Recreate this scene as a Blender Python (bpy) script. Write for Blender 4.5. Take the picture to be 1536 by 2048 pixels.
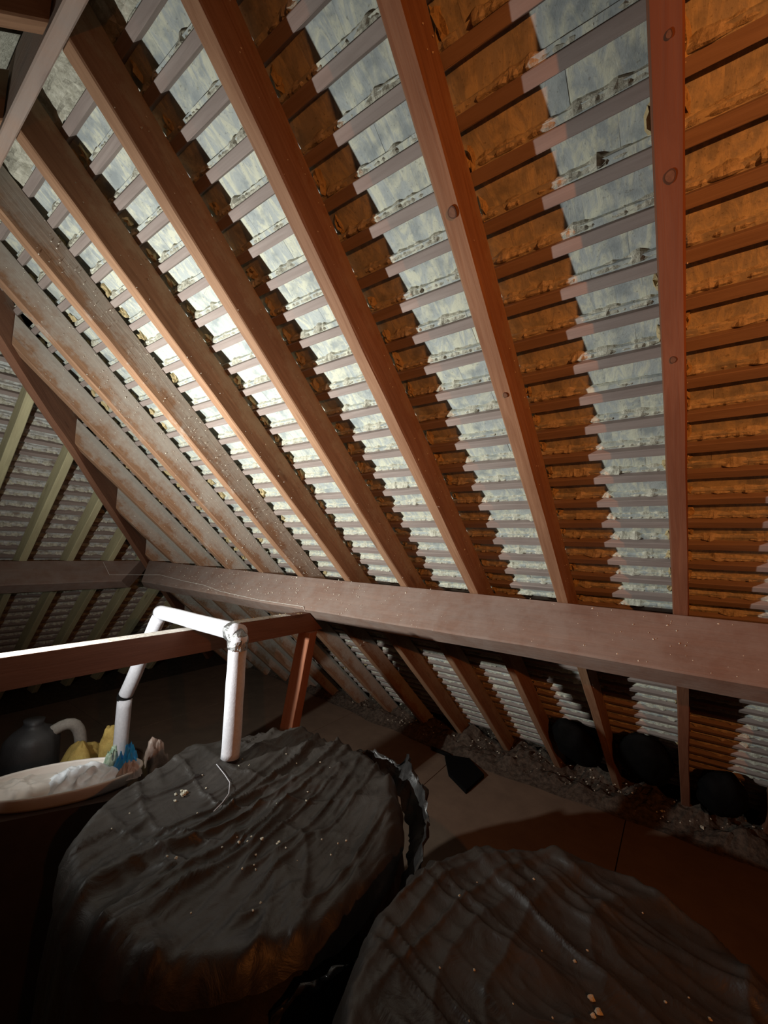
import bpy, math, random
from mathutils import Vector, Matrix, noise
random.seed(7)
for o in list(bpy.data.objects): bpy.data.objects.remove(o)
SC = bpy.context.scene
COL = SC.collection
Z0 = 1.70                                   # eye height above the attic floor
def V(*a): return Vector(a)

# ------------------------------------------------------------------ camera
cam = bpy.data.cameras.new('camera'); cam.sensor_fit = 'VERTICAL'; cam.sensor_height = 36.0
cam.lens = 821.3 / 2048 * 36; cam.clip_start = 0.02
co = bpy.data.objects.new('camera', cam); COL.objects.link(co)
cr = V(0.8122476, 0.58210754, 0.03747868); cu = V(0.01996591, -0.09195832, 0.99556267); cf = V(-0.58297101, 0.80789509, 0.08631523)
co.matrix_world = Matrix(((cr.x, cu.x, -cf.x, 0), (cr.y, cu.y, -cf.y, 0), (cr.z, cu.z, -cf.z, Z0), (0, 0, 0, 1)))
SC.camera = co
# ------------------------------------------------------------------ world, lights, exposure
w = bpy.data.worlds.new('world'); SC.world = w; w.use_nodes = True
w.node_tree.nodes['Background'].inputs[0].default_value = (0.75, 0.82, 1.0, 1)
w.node_tree.nodes['Background'].inputs[1].default_value = 0.0
def spot(name, loc, aim, power, color, size, blend, rad):
    l = bpy.data.lights.new(name, 'SPOT'); l.energy = power; l.color = color
    l.spot_size = math.radians(size); l.spot_blend = blend; l.shadow_soft_size = rad
    o = bpy.data.objects.new(name, l); COL.objects.link(o); o.location = loc
    o.rotation_euler = (Vector(aim) - Vector(loc)).to_track_quat('-Z', 'Y').to_euler()
    return o
# a torch held over the tie beam left of the frame, and a warm lamp held right of the camera
TORCH = (-1.775, 0.014, Z0 - 0.167)
spot('torch_beam', TORCH, (-1.42, 1.50, Z0 + 0.24), 82, (0.98, 1.0, 0.955), 120, 1.0, 0.012)
spot('torch_spill', TORCH, (-1.80, 1.45, Z0 + 0.38), 120, (0.98, 1.0, 0.955), 176, 1.0, 0.012)
spot('warm_lamp', (1.15, -0.25, Z0 + 0.32), (0.0, 1.70, Z0 + 0.22), 78, (1.0, 0.30, 0.065), 118, 1.0, 0.015)
SC.view_settings.view_transform = 'Standard'; SC.view_settings.look = 'None'
SC.view_settings.exposure = 0.0; SC.view_settings.gamma = 1.0
SC.view_settings.use_curve_mapping = False

# ------------------------------------------------------------------ roof geometry
A = 0.7148; CA, SA, TA = math.cos(A), math.sin(A), math.tan(A)
D0 = 1.0729                                  # distance eye -> underside of the rafters
RH, RW = 0.125, 0.048                        # rafter depth, width
BT, BW, GA = 0.032, 0.028, 0.1048            # batten thickness, width, gauge
X0 = -0.0256
PUR_S, PUR_D, PUR_T = 1.541, 0.229, 0.105
RID_Y = 0.235
def P(x, s, n=0.0):                          # long slope: s down the slope, n outward of the rafter undersides
    return V(x, s * CA + (D0 + n) * SA, (D0 + n) * CA - s * SA + Z0)
LN = V(-0.68142, 0, 0.73189)                 # hip slope outward normal
LC = 2.5893 + 0.06 * 0.68142
LU = V(0.73189, 0, 0.68142)                  # up the hip slope
def PL(y, t, n=0.0):                         # hip slope: t up the slope from the foot of the plane
    p = LN * (LC + n) + LU * t
    return V(p.x, y, p.z + Z0)
def s_hip(x, n=0.0):                         # s of the hip line (both planes at offset n) at x
    z = (LC + n + 0.68142 * x) / 0.73189
    return ((D0 + n) * CA - z) / SA
def x_hip(s, n=0.0):
    z = (D0 + n) * CA - s * SA
    return (0.73189 * z - LC - n) / 0.68142
UP = V(0, -CA, SA); NRM = V(0, SA, CA); XA = V(1, 0, 0)
# ------------------------------------------------------------------ material helpers
def newmat(name):
    m = bpy.data.materials.new(name); m.use_nodes = True
    nt = m.node_tree; b = nt.nodes['Principled BSDF']
    return m, nt, b
class N:
    def __init__(s, nt): s.nt = nt
    def n(s, t, **k):
        x = s.nt.nodes.new(t)
        for a, v in k.items(): setattr(x, a, v)
        return x
    def l(s, a, b): s.nt.links.new(a, b)
    def coord(s, scale, rnd=0.0):
        tc = s.n('ShaderNodeTexCoord'); mp = s.n('ShaderNodeMapping'); mp.inputs['Scale'].default_value = scale
        s.l(tc.outputs['Object'], mp.inputs['Vector'])
        if rnd:
            oi = s.n('ShaderNodeObjectInfo'); mm = s.n('ShaderNodeMath', operation='MULTIPLY'); mm.inputs[1].default_value = rnd
            s.l(oi.outputs['Random'], mm.inputs[0]); s.l(mm.outputs[0], mp.inputs['Location'])
        return mp.outputs[0]
    def noise(s, vec, scale, detail=4, rough=0.55, dist=0.0):
        x = s.n('ShaderNodeTexNoise'); x.inputs['Scale'].default_value = scale; x.inputs['Detail'].default_value = detail
        x.inputs['Roughness'].default_value = rough; x.inputs['Distortion'].default_value = dist
        s.l(vec, x.inputs['Vector']); return x.outputs['Fac']
    def ramp(s, fac, stops):
        x = s.n('ShaderNodeValToRGB'); e = x.color_ramp.elements
        while len(e) < len(stops): e.new(0.5)
        for i, (p, c) in enumerate(stops):
            e[i].position = p; e[i].color = (c[0], c[1], c[2], 1) if hasattr(c, '__len__') else (c, c, c, 1)
        s.l(fac, x.inputs[0]); return x.outputs[0]
    def mix(s, fac, a, b, mode='MIX'):
        x = s.n('ShaderNodeMix', data_type='RGBA', blend_type=mode)
        if hasattr(fac, 'links'): s.l(fac, x.inputs[0])
        else: x.inputs[0].default_value = fac
        for v, i in ((a, 6), (b, 7)):
            if hasattr(v, 'links'): s.l(v, x.inputs[i])
            else: x.inputs[i].default_value = (*v, 1)
        return x.outputs[2]
    def math(s, op, a, b=None):
        x = s.n('ShaderNodeMath', operation=op)
        for i, v in enumerate((a, b)):
            if v is None: continue
            if hasattr(v, 'links'): s.l(v, x.inputs[i])
            else: x.inputs[i].default_value = v
        return x.outputs[0]
    def bump(s, b, h, strength, dist=0.01):
        x = s.n('ShaderNodeBump'); x.inputs['Strength'].default_value = strength; x.inputs['Distance'].default_value = dist
        s.l(h, x.inputs['Height']); s.l(x.outputs[0], b.inputs['Normal'])

def wood(name, c1, c2, stain=0.0, stain_c=(0.40, 0.375, 0.33), knots=True, rough=0.75, split=0.06, dust=0.0):
    m, nt, b = newmat(name); g = N(nt)
    v = g.coord((1.0, 16, 16), 37.0)
    gr = g.noise(v, 4.0, 6, 0.6, 0.8)
    v2 = g.coord((0.9, 3.0, 3.0), 11.0)
    big = g.noise(v2, 2.5, 3)
    col = g.mix(g.ramp(gr, [(0.3, 0.0), (0.7, 1.0)]), c1, c2)
    col = g.mix(g.math('MULTIPLY', g.ramp(big, [(0.35, 1.0), (0.65, 0.0)]), 0.45), col, (c1[0] * 0.55, c1[1] * 0.5, c1[2] * 0.5))
    if knots:
        kv = g.n('ShaderNodeTexVoronoi'); kv.inputs['Scale'].default_value = 1.0
        g.l(g.coord((2.6, 11, 11), 5.0), kv.inputs['Vector'])
        k = g.ramp(kv.outputs['Distance'], [(0.0, 1.0), (0.10, 0.75), (0.13, 0.25), (0.2, 0.0)])
        col = g.mix(g.math('MULTIPLY', k, 0.7), col, (c1[0] * 0.35, c1[1] * 0.3, c1[2] * 0.3))
    if stain > 0:
        tc = g.n('ShaderNodeTexCoord'); sp = g.n('ShaderNodeSeparateXYZ'); g.l(tc.outputs['Object'], sp.inputs[0])
        nz = g.noise(g.coord((1.0, 1.0, 1.0), 19.0), 5.0, 5, 0.65)
        nz2 = g.noise(g.coord((1.0, 1.0, 1.0), 3.0), 45.0, 4, 0.7)
        nz3 = g.noise(g.coord((0.5, 1.0, 1.0), 23.0), 22.0, 5, 0.7)
        t = g.math('ADD', g.math('MULTIPLY', sp.outputs['Z'], 7.0), g.math('MULTIPLY', nz, 1.3))
        t = g.math('ADD', t, g.math('MULTIPLY', nz2, 0.5)); t = g.math('ADD', t, g.math('MULTIPLY', nz3, 0.9))
        f = g.ramp(g.math('SUBTRACT', t, split * 7.0 + 0.75), [(0.40, 0.0), (0.62, stain * 0.6), (0.95, stain)])
        col = g.mix(f, col, g.mix(nz2, stain_c, (stain_c[0] * 1.35, stain_c[1] * 1.35, stain_c[2] * 1.3)))
    if dust > 0:
        dn = g.noise(g.coord((1, 1, 1), 7.0), 9.0, 6, 0.7)
        col = g.mix(g.math('MULTIPLY', g.ramp(dn, [(0.35, 0.35), (0.62, 1.0)]), dust), col, (0.28, 0.245, 0.22))
    g.l(col, b.inputs['Base Color']); b.inputs['Roughness'].default_value = rough
    b.inputs['Specular IOR Level'].default_value = 0.25
    g.bump(b, gr, 0.35, 0.004)
    return m
M = {}
M['raf_clean'] = wood('rafter_wood_clean', (0.36, 0.205, 0.12), (0.225, 0.108, 0.056), 0.35, (0.36, 0.30, 0.22), split=0.10)
M['raf_red'] = wood('rafter_wood_red', (0.265, 0.115, 0.064), (0.185, 0.074, 0.04), 0.3, (0.30, 0.24, 0.17), split=0.11)
M['raf_mid'] = wood('rafter_wood_stained', (0.37, 0.215, 0.125), (0.225, 0.12, 0.066), 0.6, (0.34, 0.28, 0.19), split=0.085)
M['raf_heavy'] = wood('rafter_wood_limed', (0.37, 0.215, 0.125), (0.225, 0.12, 0.066), 0.8, (0.36, 0.335, 0.30), split=0.045)
M['raf_green'] = wood('pale_treated_wood', (0.56, 0.52, 0.31), (0.46, 0.42, 0.25), 0.0, knots=True)
M['purlin'] = wood('purlin_wood', (0.23, 0.13, 0.09), (0.17, 0.098, 0.07), 0.0, dust=0.55)
M['purlin_strip'] = M['purlin']
M['strut'] = wood('strut_wood', (0.36, 0.15, 0.085), (0.27, 0.11, 0.06), 0.0, rough=0.6)
M['tie'] = wood('tie_beam_wood', (0.20, 0.095, 0.06), (0.15, 0.07, 0.045), 0.0, rough=0.6)
M['hip'] = wood('hip_wood', (0.27, 0.13, 0.075), (0.19, 0.085, 0.05), 0.45, (0.22, 0.19, 0.16), split=0.19)
M['ridge'] = wood('ridge_wood', (0.42, 0.29, 0.22), (0.32, 0.2, 0.14), 0.0, dust=0.6)
M['batten'] = wood('batten_wood', (0.36, 0.295, 0.265), (0.26, 0.205, 0.18), 0.0, knots=False, dust=0.15)

def tile_mat(name, a, c, d, spots=0.5):
    m, nt, b = newmat(name); g = N(nt)
    v = g.coord((26, 9, 9), 50.0)
    st = g.noise(v, 1.0, 5, 0.65, 1.5)
    pv = g.noise(g.coord((1, 1, 1), 80.0), 16.0, 5, 0.6)
    col = g.mix(g.ramp(st, [(0.44, 0.0), (0.58, 1.0)]), a, c)
    col = g.mix(g.ramp(pv, [(0.48, 0.0), (0.66, 0.85)]), col, d)
    fine = g.noise(g.coord((1, 1, 1), 3.0), 140.0, 3, 0.6)
    col = g.mix(g.math('MULTIPLY', g.ramp(fine, [(0.62, 0.0), (0.7, 1.0)]), spots), col, (0.16, 0.15, 0.12))
    g.l(col, b.inputs['Base Color']); b.inputs['Roughness'].default_value = 0.8; b.inputs['Specular IOR Level'].default_value = 0.2
    g.bump(b, g.math('ADD', st, g.math('MULTIPLY', fine, 0.5)), 0.5, 0.003)
    return m
M['tile'] = tile_mat('clay_tile_underside', (0.42, 0.45, 0.435), (0.60, 0.60, 0.48), (0.27, 0.30, 0.305))
M['tile_hip'] = tile_mat('silvered_tile_underside', (0.52, 0.53, 0.50), (0.66, 0.66, 0.62), (0.26, 0.20, 0.15))
def simple(name, c, rough=0.7, spec=0.3, c2=None, scale=30, bump=0.0, metal=0.0, bscale=None):
    m, nt, b = newmat(name); g = N(nt)
    b.inputs['Roughness'].default_value = rough; b.inputs['Specular IOR Level'].default_value = spec; b.inputs['Metallic'].default_value = metal
    nz = g.noise(g.coord((1, 1, 1), 20.0), scale, 5, 0.65)
    g.l(g.mix(g.ramp(nz, [(0.35, 0.0), (0.65, 1.0)]), c, c2 or tuple(x * 0.75 for x in c)), b.inputs['Base Color'])
    if bump: g.bump(b, g.noise(g.coord((1, 1, 1), 9.0), bscale or scale * 2, 6, 0.7), bump, 0.006)
    return m
M['mortar'] = simple('lime_torching', (0.66, 0.64, 0.53), 0.9, 0.1, (0.40, 0.38, 0.30), 60, 0.8)
M['mortar_y'] = simple('yellow_torching', (0.58, 0.46, 0.25), 0.9, 0.1, (0.40, 0.31, 0.17), 50, 0.8)
M['skin'] = simple('roof_outer', (0.10, 0.085, 0.075), 0.9, 0.1)
M['fleck'] = simple('pale_fleck', (0.78, 0.74, 0.62), 0.8, 0.2)
M['board'] = simple('hardboard', (0.20, 0.14, 0.10), 0.75, 0.2, (0.165, 0.115, 0.083), 6, 0.1)
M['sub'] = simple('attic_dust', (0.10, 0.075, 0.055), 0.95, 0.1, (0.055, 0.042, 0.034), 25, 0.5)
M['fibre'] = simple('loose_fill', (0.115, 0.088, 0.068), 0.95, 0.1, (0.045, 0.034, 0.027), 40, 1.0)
M['foam'] = simple('pipe_foam', (0.56, 0.56, 0.60), 0.7, 0.25, (0.48, 0.48, 0.52), 90, 0.25)
M['foam_d'] = simple('old_grey_foam', (0.36, 0.34, 0.31), 0.8, 0.2, (0.28, 0.26, 0.24), 60, 0.25)
M['foil'] = simple('foil_tape', (0.30, 0.30, 0.30), 0.35, 0.5, (0.16, 0.16, 0.165), 20, 0.9, 0.85)
M['tape'] = simple('black_tape', (0.012, 0.012, 0.012), 0.3, 0.5)
M['wtray'] = simple('white_plastic', (0.62, 0.57, 0.52), 0.4, 0.4, (0.55, 0.5, 0.46), 8)
M['wbag'] = simple('white_polythene', (0.80, 0.84, 0.88), 0.3, 0.5, (0.74, 0.78, 0.83), 12, 0.4, 0, 25)
M['blue'] = simple('blue_polythene', (0.03, 0.42, 0.92), 0.3, 0.5, (0.02, 0.30, 0.75), 20, 0.4)
M['green'] = simple('green_wrapper', (0.12, 0.23, 0.15), 0.4, 0.4, (0.45, 0.52, 0.42), 40, 0.4)
M['pink'] = simple('pinkish_rag', (0.52, 0.43, 0.39), 0.8, 0.2, (0.42, 0.33, 0.30), 30, 0.4)
M['clear'] = simple('dusty_clear_polythene', (0.34, 0.26, 0.22), 0.22, 0.6, (0.22, 0.16, 0.13), 25, 0.6)
M['wool'] = simple('yellow_glass_wool', (0.55, 0.40, 0.13), 0.95, 0.1, (0.42, 0.29, 0.09), 30, 1.0)
M['jacket'] = simple('dark_grey_wrap', (0.05, 0.05, 0.053), 0.5, 0.4, (0.035, 0.035, 0.038), 10, 0.4)
M['box'] = simple('red_brown_board', (0.06, 0.036, 0.028), 0.8, 0.2, (0.045, 0.028, 0.022), 8, 0.1)
M['dust'] = simple('dust_with_glare', (0.55, 0.52, 0.48), 0.95, 0.05, (0.40, 0.36, 0.32), 40, 0.6)  # dust kept pale to paint the torch glare on the tie beam top
M['knot'] = simple('knot_wood', (0.20, 0.105, 0.062), 0.7, 0.3, (0.15, 0.075, 0.045), 120)
M['knot_ring'] = simple('knot_ring_wood', (0.10, 0.048, 0.028), 0.7, 0.3)
M['string'] = simple('pale_string', (0.62, 0.58, 0.52), 0.8, 0.2)
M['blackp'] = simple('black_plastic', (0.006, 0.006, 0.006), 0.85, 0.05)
def bagmat(name, base, dust, rough):
    m, nt, b = newmat(name); g = N(nt)
    n1 = g.noise(g.coord((1, 1, 1), 5.0), 3.5, 6, 0.65, 0.6)
    n2 = g.noise(g.coord((1, 1, 1), 2.0), 40.0, 5, 0.7)
    f = g.math('MULTIPLY', g.ramp(n1, [(0.3, 0.15), (0.7, 1.0)]), g.ramp(n2, [(0.25, 0.55), (0.7, 1.0)]))
    g.l(g.mix(f, base, dust), b.inputs['Base Color'])
    g.l(g.ramp(f, [(0.2, rough), (0.7, 0.62)]), b.inputs['Roughness'])
    b.inputs['Specular IOR Level'].default_value = 0.45
    x = g.noise(g.coord((1, 1, 1), 4.0), 14.0, 6, 0.6, 1.2)
    g.bump(b, x, 0.35, 0.012)
    return m
M['bag'] = bagmat('dusty_black_polythene', (0.010, 0.009, 0.008), (0.040, 0.033, 0.028), 0.38)
M['bagshiny'] = bagmat('shiny_black_polythene', (0.010, 0.010, 0.011), (0.03, 0.027, 0.025), 0.12)
# ------------------------------------------------------------------ object helpers
def mesh(name, verts, faces, mat, smooth=False):
    me = bpy.data.meshes.new(name); me.from_pydata([tuple(v) for v in verts], [], faces); me.materials.append(mat)
    if smooth: me.polygons.foreach_set('use_smooth', [True] * len(me.polygons))
    me.update(); return me
def obj(name, me, parent=None, mw=None):
    o = bpy.data.objects.new(name, me); COL.objects.link(o)
    if parent is not None:
        o.parent = parent; o.matrix_parent_inverse = parent.matrix_world.inverted()
    if mw is not None: o.matrix_world = mw
    return o
def tag(o, label=None, cat=None, group=None, kind=None):
    if label: o['label'] = label
    if cat: o['category'] = cat
    if group: o['group'] = group
    if kind: o['kind'] = kind
    return o
def empty(name, loc):
    o = bpy.data.objects.new(name, None); COL.objects.link(o); o.matrix_world = Matrix.Translation(loc); o.empty_display_size = 0.1
    return o
def frame(o, x, y, z):
    return Matrix(((x.x, y.x, z.x, o.x), (x.y, y.y, z.y, o.y), (x.z, y.z, z.z, o.z), (0, 0, 0, 1)))
def local(verts, mw):
    i = mw.inverted(); return [i @ Vector(v) for v in verts]
def wobj(name, verts, faces, mat, parent=None, origin=None, smooth=False):
    """mesh given in world coordinates, origin at its base"""
    if origin is None:
        mnz = min(v[2] for v in verts); origin = V(sum(v[0] for v in verts) / len(verts), sum(v[1] for v in verts) / len(verts), mnz)
    me = mesh(name, [Vector(v) - origin for v in verts], faces, mat, smooth)
    return obj(name, me, parent, Matrix.Translation(origin))
def timber_mesh(name, L, W, Dp, mat, sh0=(0, 0), sh1=(0, 0), seg=16, bev=0.004, wob=0.0018, seed=0):
    """x 0..L along the grain, y -W/2..W/2, z 0..Dp; ends sheared by (per y, per z)"""
    h = W / 2
    ring = [(-h + bev, 0), (h - bev, 0), (h, bev), (h, Dp - bev), (h - bev, Dp), (-h + bev, Dp), (-h, Dp - bev), (-h, bev)]
    vs, fs = [], []
    for i in range(seg + 1):
        t = i / seg
        dy = wob * noise.noise(V(t * L * 1.3, seed, 0.5)) * 2; dz = wob * noise.noise(V(t * L * 1.3, seed, 7.5)) * 2
        for j, (y, z) in enumerate(ring):
            x0 = sh0[0] * y + sh0[1] * z; x1 = L + sh1[0] * y + sh1[1] * z
            e = wob * noise.noise(V(t * L * 6, seed + j * 3.1, 2.2))
            vs.append((x0 + (x1 - x0) * t, y + (dy + e if 0 < i < seg else 0), z + (dz + e if 0 < i < seg and z < Dp * 0.5 else 0)))
    for i in range(seg):
        for j in range(8):
            a = i * 8 + j; b = i * 8 + (j + 1) % 8
            fs.append((a, b, b + 8, a + 8))
    fs.append(tuple(range(7, -1, -1))); fs.append(tuple(seg * 8 + j for j in range(8)))
    fs = [f[::-1] for f in fs]
    return mesh(name, vs, fs, mat)
def timber(name, o, x, y, z, L, W, Dp, mat, parent=None, **k):
    return obj(name, timber_mesh(name, L, W, Dp, mat, **k), parent, frame(o, x, y, z))
def flecks(name, parent, pts, size, mat=None):
    """pts: (position, normal) in world; small irregular chips lying on a face"""
    vs, fs = [], []
    for p, n in pts:
        n = n.normalized(); t = n.orthogonal().normalized(); q = n.cross(t)
        s = size * random.uniform(0.4, 1.0) * (1.8 if random.random() < 0.06 else 1); a = random.random() * 6.28
        b = len(vs); k = random.uniform(0.4, 1.0)
        for i in range(4):
            an = a + i * 1.571 + random.uniform(-.3, .3); r = s * random.uniform(.6, 1)
            vs.append(p + (t * math.cos(an) + q * math.sin(an) * k) * r + n * 0.0005)
        vs.append(p + n * s * random.uniform(.5, 1.1))
        fs += [(b, b + 1, b + 4), (b + 1, b + 2, b + 4), (b + 2, b + 3, b + 4), (b + 3, b, b + 4), (b + 3, b + 2, b + 1, b)]
    o = wobj(name, vs, fs, mat or M['fleck'], parent); o['kind'] = 'stuff'; return o
def blob_geo(c, rx, ry, rz, seg=10, rings=6, amp=0.25, fr=3.0, seed=0):
    vs, fs = [], []
    for i in range(rings + 1):
        ph = math.pi * i / rings
        for j in range(seg):
            th = 2 * math.pi * j / seg
            d = V(math.sin(ph) * math.cos(th), math.sin(ph) * math.sin(th), math.cos(ph))
            k = 1 + amp * noise.fractal(d * fr * 0.5 + V(seed, seed * .7, 0), 0.8, 2.0, 3)
            vs.append(V(c[0] + d.x * rx * k, c[1] + d.y * ry * k, c[2] + d.z * rz * k))
    for i in range(rings):
        for j in range(seg):
            a = i * seg + j; b = i * seg + (j + 1) % seg
            fs.append((a, a + seg, b + seg, b))
    return vs, fs
def tube_geo(pts, r, seg=14, cap=True):
    vs, fs = [], []
    n = len(pts); pts = [Vector(p) for p in pts]
    rr = r if hasattr(r, '__len__') else [r] * n
    prev = None
    for i, p in enumerate(pts):
        t = (pts[min(i + 1, n - 1)] - pts[max(i - 1, 0)]).normalized()
        a = t.orthogonal().normalized() if prev is None else (prev - t * prev.dot(t)).normalized()
        prev = a; b = t.cross(a)
        for j in range(seg):
            th = 2 * math.pi * j / seg
            vs.append(p + (a * math.cos(th) + b * math.sin(th)) * rr[i])
    for i in range(n - 1):
        for j in range(seg):
            q = i * seg + j; s = i * seg + (j + 1) % seg
            fs.append((q, s, s + seg, q + seg))
    if cap: fs.append(tuple(range(seg - 1, -1, -1))); fs.append(tuple((n - 1) * seg + j for j in range(seg)))
    return vs, fs
def prism_box(a, b):
    x0, y0, z0 = a; x1, y1, z1 = b
    vs = [(x0, y0, z0), (x1, y0, z0), (x1, y1, z0), (x0, y1, z0), (x0, y0, z1), (x1, y0, z1), (x1, y1, z1), (x0, y1, z1)]
    return vs, [(3, 2, 1, 0), (4, 5, 6, 7), (0, 1, 5, 4), (1, 2, 6, 5), (2, 3, 7, 6), (3, 0, 4, 7)]
def slab(name, quad, n, th, mat, parent=None):
    vs = [Vector(q) for q in quad] + [Vector(q) + n * th for q in quad]; k = len(quad)
    fs = [tuple(range(k)), tuple(range(2 * k - 1, k - 1, -1))] + [(i, i + k, (i + 1) % k + k, (i + 1) % k) for i in range(k)]
    return wobj(name, vs, fs, mat, parent)

# ------------------------------------------------------------------ the setting: floor, roof slopes, end wall
XR = 2.6
SKN = RH + BT + 0.075
fv, ff = prism_box((-6.1, -3.6, -0.12), (XR + 0.2, 4.1, -0.012))
floor = tag(wobj('floor', fv, ff, M['sub']), 'dusty dark attic floor under the boards', None, None, 'structure')
PANX = [-5.2, -3.98, -2.76, -1.54, -0.32, 0.90, 2.12]
for i in range(6):
    for j, (ya, yb) in enumerate(((-2.5, -0.3), (-0.3, 1.7), (1.7, 3.33))):
        tilt = 0.012 * (i - 3)
        b = prism_box((PANX[i] + .003, ya + .003, -0.012), (PANX[i + 1] - .003, yb - .003 - (0.0 if j < 2 else 0.0), 0.0))
        vs = [Vector(v) for v in b[0]]
        if j == 2:
            for v in vs:
                if v.y > 3: v.y += max(0, -(v.x + 1.5)) * 0.13
        wobj('floor_panel', vs, b[1], M['board'], floor)
# long slope outer skin
ridge_s = s_ridge = (RID_Y - D0 * SA) / CA
def skin_quad(n):
    sr = (RID_Y - (D0 + n) * SA) / CA
    return [P(x_hip(sr, n), sr, n), P(x_hip(4.05, n), 4.05, n), P(XR, 4.05, n), P(XR, sr, n)]
roof = tag(slab('ceiling', skin_quad(SKN), NRM, 0.02, M['skin']), 'long tiled roof slope above the purlin', None, None, 'structure')
rq = [V(p.x, 2 * RID_Y - p.y, p.z) for p in skin_quad(SKN)][::-1]
roof_r = tag(slab('ceiling', rq, V(0, -SA, CA), 0.02, M['mortar']), 'rear roof slope behind the ridge board', None, None, 'structure')
sq = skin_quad(SKN)
top = sq[0]; bl = sq[1]; br = V(bl.x, 2 * RID_Y - bl.y, bl.z)
roof_l = tag(slab('ceiling', [top, br, bl], LN, 0.02, M['skin']), 'end hip slope of the roof at far left', None, None, 'structure')
wv, wf = prism_box((XR, -3.6, -0.1), (XR + 0.1, 4.1, 3.4))
tag(wobj('wall_right', wv, wf, M['sub']), None, None, None, 'structure')

# ------------------------------------------------------------------ battens with torching, tiles
def on_screen(p):
    d = Vector(p) - V(0, 0, Z0); z = d.dot(cf)
    if z < 0.15: return None
    x = 768 + 821.3 * d.dot(cr) / z; y = 1024 - 821.3 * d.dot(cu) / z
    return (x, y, z)
def tile_mesh(name, mat, seed):
    # x = across (0.162), y = up the slope (0.265), z = outward; underside at z=0 slightly cambered, two nibs at the head
    Wt, Lt, th = 0.1655, 0.265, 0.011
    vs, fs = [], []
    nx, ny = 3, 3
    rnd = random.Random(seed)
    for lay in (0, 1):
        for j in range(ny + 1):
            for i in range(nx + 1):
                u = i / nx - .5; v = j / ny
                e = rnd.uniform(-.0006, .0006)
                vs.append((u * Wt + e, v * Lt + e * 1.5, lay * th + 0.0015 * (1 - 4 * u * u) + e))
    k = (nx + 1) * (ny + 1)
    for j in range(ny):
        for i in range(nx):
            a = j * (nx + 1) + i; q = (a, a + 1, a + nx + 2, a + nx + 1)
            fs.append(q[::-1]); fs.append(tuple(c + k for c in q))
    bd = [i for i in range(nx + 1)] + [(nx + 1) * j + nx for j in range(1, ny + 1)] + [(nx + 1) * ny + i for i in range(nx - 1, -1, -1)] + [(nx + 1) * j for j in range(ny - 1, 0, -1)]
    for i in range(len(bd)):
        a, b = bd[i], bd[(i + 1) % len(bd)]; fs.append((a, b, b + k, a + k))
    for cx in (-0.045, 0.045):                   # nibs
        b0 = len(vs); bb = prism_box((cx - .012, Lt - .020, -0.012), (cx + .012, Lt - .006, 0.004))
        vs += bb[0]; fs += [tuple(i + b0 for i in f) for f in bb[1]]
    return mesh(name, vs, fs, mat)
def lay_tiles(parent, place, xrange_fn, courses, sb, mat, limit, seed, name='tile'):
    """place(u, s, n): world; courses: s of the lower batten edges"""
    metas = [tile_mesh('tile', mat, seed + i) for i in range(5)]
    cand = []
    rnd = random.Random(seed)
    for ci, s in enumerate(courses):
        lo, hi = xrange_fn(s)
        u = math.floor(lo / 0.165) * 0.165 + (0.0825 if ci % 2 else 0.0)
        while u < hi:
            if u > lo:
                stop = s - BW                    # nibs hook over the batten's upper edge
                head = stop - 0.021
                p0 = place(u, head + 0.265, RH + BT + 0.265 * 0.145 - 0.003 + rnd.uniform(-.001, .002))
                p1 = place(u, head, RH + BT - 0.003)
                pc = place(u, s + 0.04, RH + BT)
                sc_ = on_screen(pc); vis = 0
                if sc_ and -60 < sc_[0] < 1596 and -60 < sc_[1] < 1700: vis = 1.0 / sc_[2]
                cand.append((vis, u, p0, p1, rnd.randrange(5), rnd.uniform(-.003, .003)))
            u += 0.165
    cand.sort(key=lambda c: -c[0])
    return cand[:limit] if limit else cand, cand[limit:] if limit else [], metas
def tile_mw(c, xax):
    _, u, p0, p1, k, rot = c
    y = (p1 - p0).normalized(); z = xax.cross(y).normalized(); x = y.cross(z)
    m = frame(p0, x, y, z)
    return m @ Matrix.Rotation(rot, 4, 'Z')
courses = [-0.033 + GA * i for i in range(-7, 38)]
NB = RH                                           # battens lie on the outer edge of the rafters
def bead_geo(fn, u0, u1, step, seed, rough=1.0):
    """jagged lime torching: fn(u, a, n) -> world; a up the slope from the batten's upper edge, n out from rafter outer edge"""
    vs, fs = [], []
    nn = max(2, int((u1 - u0) / step)); base = None
    for i in range(nn + 1):
        u = u0 + (u1 - u0) * i / nn
        h1 = noise.noise(V(u * 28, seed * 3.7, 0)); h2 = noise.noise(V(u * 90, seed * 1.3, 5)); h3 = noise.noise(V(u * 9, seed, 9))
        k = max(0.15, 0.70 + 0.5 * h1 * rough + 0.35 * h2 * rough + 0.3 * h3)
        h4 = noise.noise(V(u * 55, seed * 2.9, 12)); k2 = 1 + 0.7 * h1 + 0.5 * h4
        prof = [(0.0015, 0.022), (0.003 + 0.002 * h4, 0.021 - 0.017 * k), (0.008 + 0.005 * h2, 0.021 - 0.022 * k + 0.006 * h4), (0.012 + 0.008 * k * k2, 0.021 - 0.010 * k + 0.005 * h2), (0.014 + 0.010 * k * k2, 0.024)]
        b = len(vs)
        for a, n in prof: vs.append(fn(u, a, n + BT - 0.022))
        if i:
            for j in range(4): fs.append((b - 5 + j, b + j, b + j + 1, b - 4 + j))
    return vs, fs
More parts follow.
